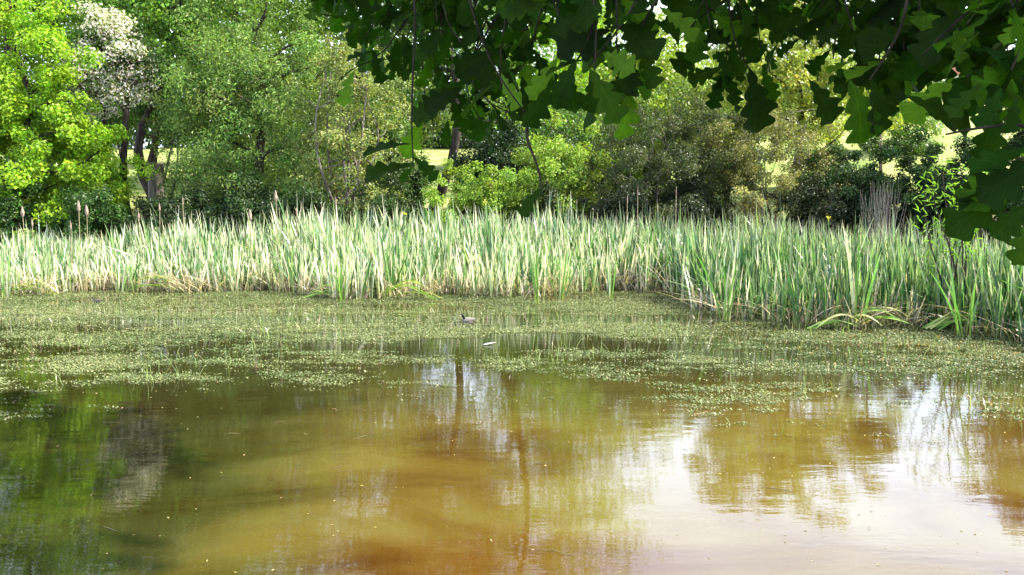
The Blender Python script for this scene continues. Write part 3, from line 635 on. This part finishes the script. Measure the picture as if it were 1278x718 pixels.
# scattered flecks on the open water
mb = MB(); n_ = 2000; y = R.uniform(4.2, 11, n_) ; x = R.uniform(-.7, .7, n_) * y
k_ = R.uniform(size=n_) < .12 + .6 * sm(5, 10, y) * (vnoise(x + 3, y, 1.2, 8) > .5) + .25 * (x > 1.5); x, y = x[k_], y[k_]; n_ = len(x)
sz = R.uniform(.008, .03, n_)
leaves(mb, np.stack([x, y, np.full(n_, .004)], -1), R.normal(0, .1, (n_, 3)) + [0, 0, 1], sz, sz * .5, tint((.32, .27, .12), n_, .35, .1), .05)
n_ = 32; y = R.uniform(4.6, 9.5, n_); x = R.uniform(-.62, .66, n_) * y
for k in range(n_):
    a = R.uniform(-.9, .9) + (math.pi if R.uniform() < .5 else 0); ln = R.uniform(.04, .22); q = np.array([x[k], y[k], .004])
    dv = np.array([math.cos(a), math.sin(a), 0]) * ln; tube(mb, curve(q, q + dv, .004, .04, 5), np.array([.0015, .002, .002, .0015, .0008]), tint((.2, .15, .08), 1, .4, .1)[0], 4)
tag(mb.obj('floating_flecks', M_WEED), 'scattered leaf flecks drifting on the open brown water', 'leaf litter', kind='stuff')

# ------------------------------------------------------------------ waterfowl and feather
def bird(px, py, s, lb, body_c, rot):
    p = G(px, py); t = thing('duck', lb, 'duck', (float(p[0]), float(p[1]), 0)); t.rotation_euler = (0, 0, rot)
    def loft(name, rows, col, parent, rough=.6):
        # rows: (x, z centre, half width, half height)
        m_ = MB(); sN = 14; ang = np.linspace(0, 2 * np.pi, sN, endpoint=False)
        v = np.concatenate([np.stack([np.full(sN, x_ * s), np.cos(ang) * wy * s, (zc + np.sin(ang) * hz) * s], -1) for x_, zc, wy, hz in rows])
        i = np.arange(len(rows) - 1)[:, None] * sN; j = np.arange(sN)[None]; k = (j + 1) % sN
        m_.add(v, np.stack([i + j, i + k, i + sN + k, i + sN + j], -1).reshape(-1, 4), (.1, .1, .1), smooth=True)
        mm_, nn, ll, bb = mat(name + '_feathers', rough, .3); g2 = nn.new('ShaderNodeTexCoord'); no = nn.new('ShaderNodeTexNoise'); no.inputs['Scale'].default_value = 40
        rp = nn.new('ShaderNodeValToRGB'); rp.color_ramp.elements[0].color = (*[q * .75 for q in col], 1); rp.color_ramp.elements[1].color = (*col, 1)
        ll.new(g2.outputs['Object'], no.inputs[0]); ll.new(no.outputs[0], rp.inputs[0]); ll.new(rp.outputs[0], bb.inputs[0])
        return m_.obj(name, mm_, parent)
    loft('body', [(-.17, .05, .004, .01), (-.14, .055, .035, .03), (-.08, .045, .07, .06), (0, .04, .085, .075), (.08, .04, .075, .07), (.13, .045, .05, .05), (.155, .05, .01, .01)], body_c, t)
    for sg in (-1, 1):
        wg = loft('wing', [(-.17, .085, .003, .006), (-.12, .08, .014, .03), (-.03, .075, .02, .045), (.07, .07, .017, .04), (.11, .065, .003, .008)], [q * .8 for q in body_c], t); wg.location = (0, sg * .07 * s, 0)
    loft('tail', [(-.25, .085, .028, .003), (-.2, .07, .032, .008), (-.14, .055, .03, .02)], (.05, .04, .03), t)
    hd = loft('head', [(.07, .06, .03, .045), (.11, .10, .032, .05), (.13, .15, .036, .045), (.15, .185, .036, .036), (.175, .19, .032, .03), (.195, .185, .012, .013)], (.012, .014, .012), t)
    loft('bill', [(.19, .183, .014, .012), (.22, .178, .014, .007), (.243, .176, .008, .003)], (.30, .27, .12), hd)
    for sg in (-1, 1):
        e_ = loft('eye', [(.168, .198, .001, .001), (.172, .198, .004, .005), (.176, .198, .001, .001)], (.005, .005, .005), hd, .1); e_.location = (0, sg * .031 * s, 0)
bird(584, 403, .78, 'dark-headed pale-bodied duck floating in the weed, middle of the pond', (.17, .155, .145), math.radians(222))
bird(121, 377, .5, 'small dark-headed bird low in the weed at the left by the reeds', (.12, .11, .09), math.radians(200))
m_ = MB(); p = G(611, 431); s = np.linspace(0, 1, 8); wv = .035 * np.array([.15, .6, .9, 1, .95, .8, .5, .05]); c = np.stack([(s - .5) * .2, (s - .5) * .05, .012 + .03 * s ** 2], -1)
v = np.stack([c + [0, -1, .3] * wv[:, None], c, c + [0, 1, .3] * wv[:, None]], 1).reshape(-1, 3); i = np.arange(7)[:, None] * 3
m_.add(v, np.concatenate([i + [[0, 1, 4, 3]], i + [[1, 2, 5, 4]]]), (.8, .8, .8), smooth=True)
o = m_.obj('feather', M_BLOSSOM); o.location = p; tag(o, 'white feather curled on the weed below the duck', 'feather')

# ------------------------------------------------------------------ overhanging oak
TB = np.array([5.6, -1.2, 1.0])          # foot of the oak on the near bank, outside the frame
oak = thing('oak_tree', 'oak on the near bank whose dark lobed leaves hang across the top of the view', 'tree', (0, 0, 0))
def oak_leaf_mesh(mb, M4=None, L_=.125, W_=.075, col=(.04, .09, .02), seg=18, curl=.15, ph=0.0):
    t = np.linspace(0, 1, seg + 1)
    env = np.sin(np.clip(t, 0, 1) ** 1.5 * np.pi) ** .6 * (.6 + .5 * t)
    lobes = .30 + .70 * np.abs(np.sin((t * 4.25 + ph) * np.pi)) ** .7
    hw_ = W_ * .5 * env * lobes + W_ * .02
    hw_[-1] = W_ * .05
    fwd = hw_ * .3
    x = t * L_; zc = -curl * L_ * t ** 2
    mid = np.stack([x, 0 * x, zc], -1)
    lf = np.stack([x + fwd, hw_, zc + hw_ * .22], -1); rt = np.stack([x + fwd, -hw_, zc + hw_ * .22], -1)
    wv_ = .05 * L_ * np.sin(t * 11 + ph * 60 + curl * 20) * t; lf[:, 2] += wv_; rt[:, 2] -= wv_ * .8; mid[:, 1] += .03 * L_ * np.sin(t * 3 + curl * 30)
    v = np.stack([lf, mid, rt], 1).reshape(-1, 3)
    uv = np.stack([np.stack([hw_ / (W_ * .5), t], -1), np.stack([0 * t, t], -1), np.stack([-hw_ / (W_ * .5), t], -1)], 1).reshape(-1, 2)
    if M4 is not None: v = v @ M4[:3, :3].T + M4[:3, 3]
    i = np.arange(seg)[:, None] * 3
    mb.add(v, np.concatenate([i + [[0, 1, 4, 3]], i + [[1, 2, 5, 4]]]), col, uv=uv, smooth=True)
OAKM = []
for k in range(8):
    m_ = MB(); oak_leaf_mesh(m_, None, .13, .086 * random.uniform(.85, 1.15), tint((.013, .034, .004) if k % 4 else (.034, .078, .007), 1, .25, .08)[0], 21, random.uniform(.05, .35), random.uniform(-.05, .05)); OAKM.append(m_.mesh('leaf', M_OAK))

def leaf_frame(pos, d, nrm, s=1.0):
    d = unit(np.asarray(d, float)); y = unit(np.cross(nrm, d)); z = np.cross(d, y)
    M = np.eye(4); M[:3, 0] = d * s; M[:3, 1] = y * s; M[:3, 2] = z * s; M[:3, 3] = pos; return M
# sprays: tip position in the photograph, distance, leaves, spread
SPR = [(415, 8, 2.4), (440, 40, 2.3), (425, 12, 2.0), (455, 70, 2.2), (445, 105, 2.1), (478, 25, 2.3), (500, 60, 2.2), (520, 20, 2.0), (492, 100, 2.3),
       (545, 50, 1.9), (540, 95, 2.0), (572, 20, 1.9), (575, 75, 1.8), (600, 40, 1.9), (590, 115, 1.9), (560, 135, 2.0), (530, 140, 2.1),
       (620, 90, 1.8), (625, 135, 1.7), (650, 110, 1.7), (690, 10, 1.8), (640, 5, 1.9), (700, 50, 1.5), (730, 25, 1.5), (745, 70, 1.4), (770, 95, 1.4), (735, 105, 1.4), (700, 105, 1.5), (785, 112, 1.4),
       (765, 20, 1.5), (800, 10, 1.6), (840, 12, 1.8), (870, 40, 1.8), (890, 80, 1.8), (915, 60, 1.9), (905, 110, 1.9), (925, 10, 1.8), (950, 100, 2.0), (975, 70, 1.9), (960, 20, 1.9),
       (1005, 85, 1.8), (1020, 40, 1.7), (1040, 95, 1.6), (1065, 60, 1.5), (1075, 115, 1.5), (1055, 15, 1.6), (1095, 30, 1.5), (1110, 80, 1.4), (1100, 120, 1.5), (1140, 20, 1.4),
       (1150, 70, 1.3), (1130, 105, 1.35), (1185, 40, 1.3), (1215, 20, 1.2), (1240, 60, 1.2), (1265, 30, 1.1), (1262, 110, 1.1), (1250, 140, 1.15), (1285, 80, 1.1), (1200, 75, 1.35), (1290, 150, 1.1)]
SPR += [(R.uniform(1030, 1290), R.uniform(-10, 105), R.uniform(1.5, 2.4)) for _ in range(26)] + [(R.uniform(430, 1040), R.uniform(-20, 45), R.uniform(1.7, 2.8)) for _ in range(26)]
SPR += [(560, 165, 1.9), (600, 172, 1.8), (640, 165, 1.8), (530, 165, 2.0), (590, 150, 2.0), (905, 125, 1.9), (1160, 110, 1.5)]
SPR += [(R.uniform(430, 560), R.uniform(0, 90), R.uniform(1.9, 2.6)) for _ in range(10)]
LV = []       # (matrix, tint index)
tw = MB()
def spray(px, py, d, n_, spread=1.0, size=1.0, up_from=None):
    tip = P(px, py, d)
    st = up_from if up_from is not None else P(px + R.uniform(-40, 160), py - R.uniform(150, 260), d + R.uniform(-.1, .35))
    pts = curve(st, tip, .02, .07, 9); tube(tw, pts, np.linspace(.0035, .0014, 9), sides=5)
    for j in range(n_):
        f_ = 1 - (j / max(n_, 1)) * .62 * R.uniform(.7, 1.2); q = pts[0] + 0; a = np.clip(f_ * 8, 0, 7.999); i0 = int(a); q = pts[i0] + (pts[i0 + 1] - pts[i0]) * (a - i0)
        along = unit(pts[8] - pts[5]); ang = j * 2.4 + R.uniform(-.4, .4)
        side = np.array([math.cos(ang), .55 * math.sin(ang), 0.0])
        dd = along * (.35 if j else 1.0) + side * (1.1 if j else .4) + np.array([0, 0, -.22]) + R.normal(0, .25, 3)
        nr = np.array([0, -.45, .8]) + R.normal(0, .75, 3)
        sc = size * R.uniform(.55, 1.25)
        dd = unit(dd); LV.append(leaf_frame(q + dd * .012, dd, nr, sc))
for px, py, d in SPR: spray(px, py - 22, d, n_=9, size=.66)
# hand-placed leaves: stalk pixel, tip pixel, distance, size, facing
def one(p0, p1, d, size=None, tilt=0.0, nrm=(0, -1, .35)):
    a = P(*p0, d); b_ = P(*p1, d + tilt); dd = b_ - a; ln = np.linalg.norm(dd)
    LV.append(leaf_frame(a, dd, np.array(nrm, float), ln / .13 if size is None else size))
one((518, 205), (452, 218), 1.6, nrm=(0, -.6, 1)); one((513, 180), (452, 184), 1.62, nrm=(0, -.4, 1)); one((516, 196), (545, 222), 1.6, nrm=(.3, -1, .2)); one((515, 208), (500, 226), 1.7)
one((690, 95), (668, 160), 1.3, nrm=(.9, -.6, .2)); one((735, 85), (775, 150), 1.3); one((750, 78), (818, 108), 1.4, nrm=(0, -.7, .8)); one((720, 75), (690, 130), 1.3, nrm=(-.2, -1, .2)); one((740, 90), (742, 140), 1.35)
one((675, 235), (648, 268), 1.35, nrm=(-.3, -.9, .4)); one((640, 60), (668, 105), 1.8, nrm=(.2, -1, .3)); one((655, 30), (610, 60), 1.9)
one((935, 85), (955, 160), 1.8, nrm=(.2, -1, .2)); one((900, 95), (890, 135), 1.9)
one((1060, 100), (1085, 175), 1.3); one((1085, 95), (1110, 165), 1.3, nrm=(.3, -1, .1)); one((1130, 120), (1215, 160), 1.15, nrm=(.1, -.8, .7)); one((1010, 100), (1045, 150), 1.5)
one((1205, 95), (1130, 140), 1.2, nrm=(.1, -.6, .8)); one((1250, 110), (1225, 158), 1.05, nrm=(-.2, -1, 0)); one((1268, 120), (1262, 165), 1.0); one((1225, 105), (1185, 140), 1.1, nrm=(-.6, -.6, .4))
one((1290, 212), (1205, 248), 1.1, nrm=(-.1, -.6, .9)); one((1276, 236), (1188, 278), 1.1, nrm=(.05, -.8, .7)); one((1292, 250), (1244, 296), 1.05, nrm=(.2, -1, .3)); one((1262, 232), (1196, 236), 1.12, nrm=(.1, -.4, 1)); one((1275, 205), (1240, 262), 1.15, nrm=(.6, -.8, .1)); one((1290, 185), (1215, 205), 1.0, nrm=(0, -.5, 1)); one((1310, 200), (1232, 240), 1.0); one((1300, 262), (1272, 330), .95)
# small twigs carrying them
for p0, p1, d in (((560, -60), (670, 158), 1.6), ((514, -40), (516, 208), 1.62), ((700, -80), (742, 92), 1.35), ((760, -60), (700, 100), 1.4), ((1340, 120), (1296, 240), .97), ((900, -60), (936, 88), 1.8), ((1140, -60), (1085, 100), 1.3),
                  ((1290, -40), (1150, 70), 1.2), ((660, 150), (676, 237), 1.36), ((1320, 60), (1205, 96), 1.15), ((1000, -20), (930, 20), 2.1), ((1000, -60), (840, 60), 1.9), ((1330, 190), (1180, 168), 1.05)):
    tube(tw, curve(P(*p0, d), P(*p1, d), .01, .045, 12), np.linspace(.0036, .0013, 12), sides=6)
def branch_to(mb, p0, p1, r0, r1, sag, n_=14, sides=9):
    c = curve(p0, p1, sag, .03, n_); tube(mb, c, np.linspace(r0, r1, n_), sides=sides); return c
trunk = MB(); tube(trunk, curve(TB - [0, 0, .3], TB + [-.3, .2, 4.5], 0, .02, 10), np.linspace(.42, .26, 10) * np.array([1.4, 1.1] + [1] * 8), sides=16)
trunk.obj('trunk', M_BARKO, oak)
br = MB(); top = TB + np.array([-.3, .2, 4.3])
b1 = branch_to(br, TB + [-.2, .1, 2.2], P(1330, -140, 1.7), .12, .05, .3); b2 = branch_to(br, P(1330, -140, 1.7), P(760, -150, 1.9), .05, .022, .1); b3 = branch_to(br, P(760, -150, 1.9), P(430, -120, 2.2), .022, .010, .03)
for e_ in ((6.4, 6.2, 9.4), (4.0, -1.0, 7.2), (7, 1, 9), (5, -4, 8), (9, -2.5, 8)): branch_to(br, top, np.array(e_, float), .16, .03, .5)
br.obj('branch', M_BARKO, oak)
tw.obj('twig', M_BARKO, oak)
dist = [abs(M[1, 3]) / np.linalg.norm(M[:3, 0]) for M in LV]
print('oak leaves', len(LV)); order = np.argsort(dist)
for r_, k in enumerate(order[:300]):
    o = bpy.data.objects.new('leaf', OAKM[int(k) % 8]); COL.objects.link(o); o.parent = oak; o.matrix_world = Matrix(LV[k].tolist())
# the rest of the visible leaves and unseen crown clumps outside the frame, placed to shade them and the left water
mb = MB()
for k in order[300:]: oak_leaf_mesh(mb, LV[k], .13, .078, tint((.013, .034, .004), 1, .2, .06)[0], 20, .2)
for k in range(1500):   # a deeper, higher layer of the same branch
    px, py, d = R.uniform(390, 1330), R.uniform(-420, 34), R.uniform(1.9, 4.2)
    if 590 < px < 640 and py > -10 or 785 < px < 850 and py > 10: continue
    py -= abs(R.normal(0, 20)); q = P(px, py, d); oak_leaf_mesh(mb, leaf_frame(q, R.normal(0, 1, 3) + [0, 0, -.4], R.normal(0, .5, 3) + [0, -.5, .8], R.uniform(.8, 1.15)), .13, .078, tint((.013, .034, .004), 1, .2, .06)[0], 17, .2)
cnt = 0
def crownblob(ctr, rad, nc, nl, size=.16):
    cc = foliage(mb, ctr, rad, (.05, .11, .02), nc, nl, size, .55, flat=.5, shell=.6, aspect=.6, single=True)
crownblob((5.2, 1.4, 6.6), (3.4, 1.6, 1.5), 90, 30000)
crownblob((4.6, 6.4, 10.4), (3.6, 3.6, 1.8), 70, 13000)
crownblob((7.5, -3, 8.6), (3.5, 3.2, 2.4), 60, 12000)
crownblob((2.0, .6, 3.9), (2.6, .9, .5), 30, 6000, .12)
crownblob((1.0, 2.0, 4.7), (2.6, 1.1, .5), 40, 12000, .12)
tag(mb.obj('foliage', M_OAK, oak), kind='stuff')
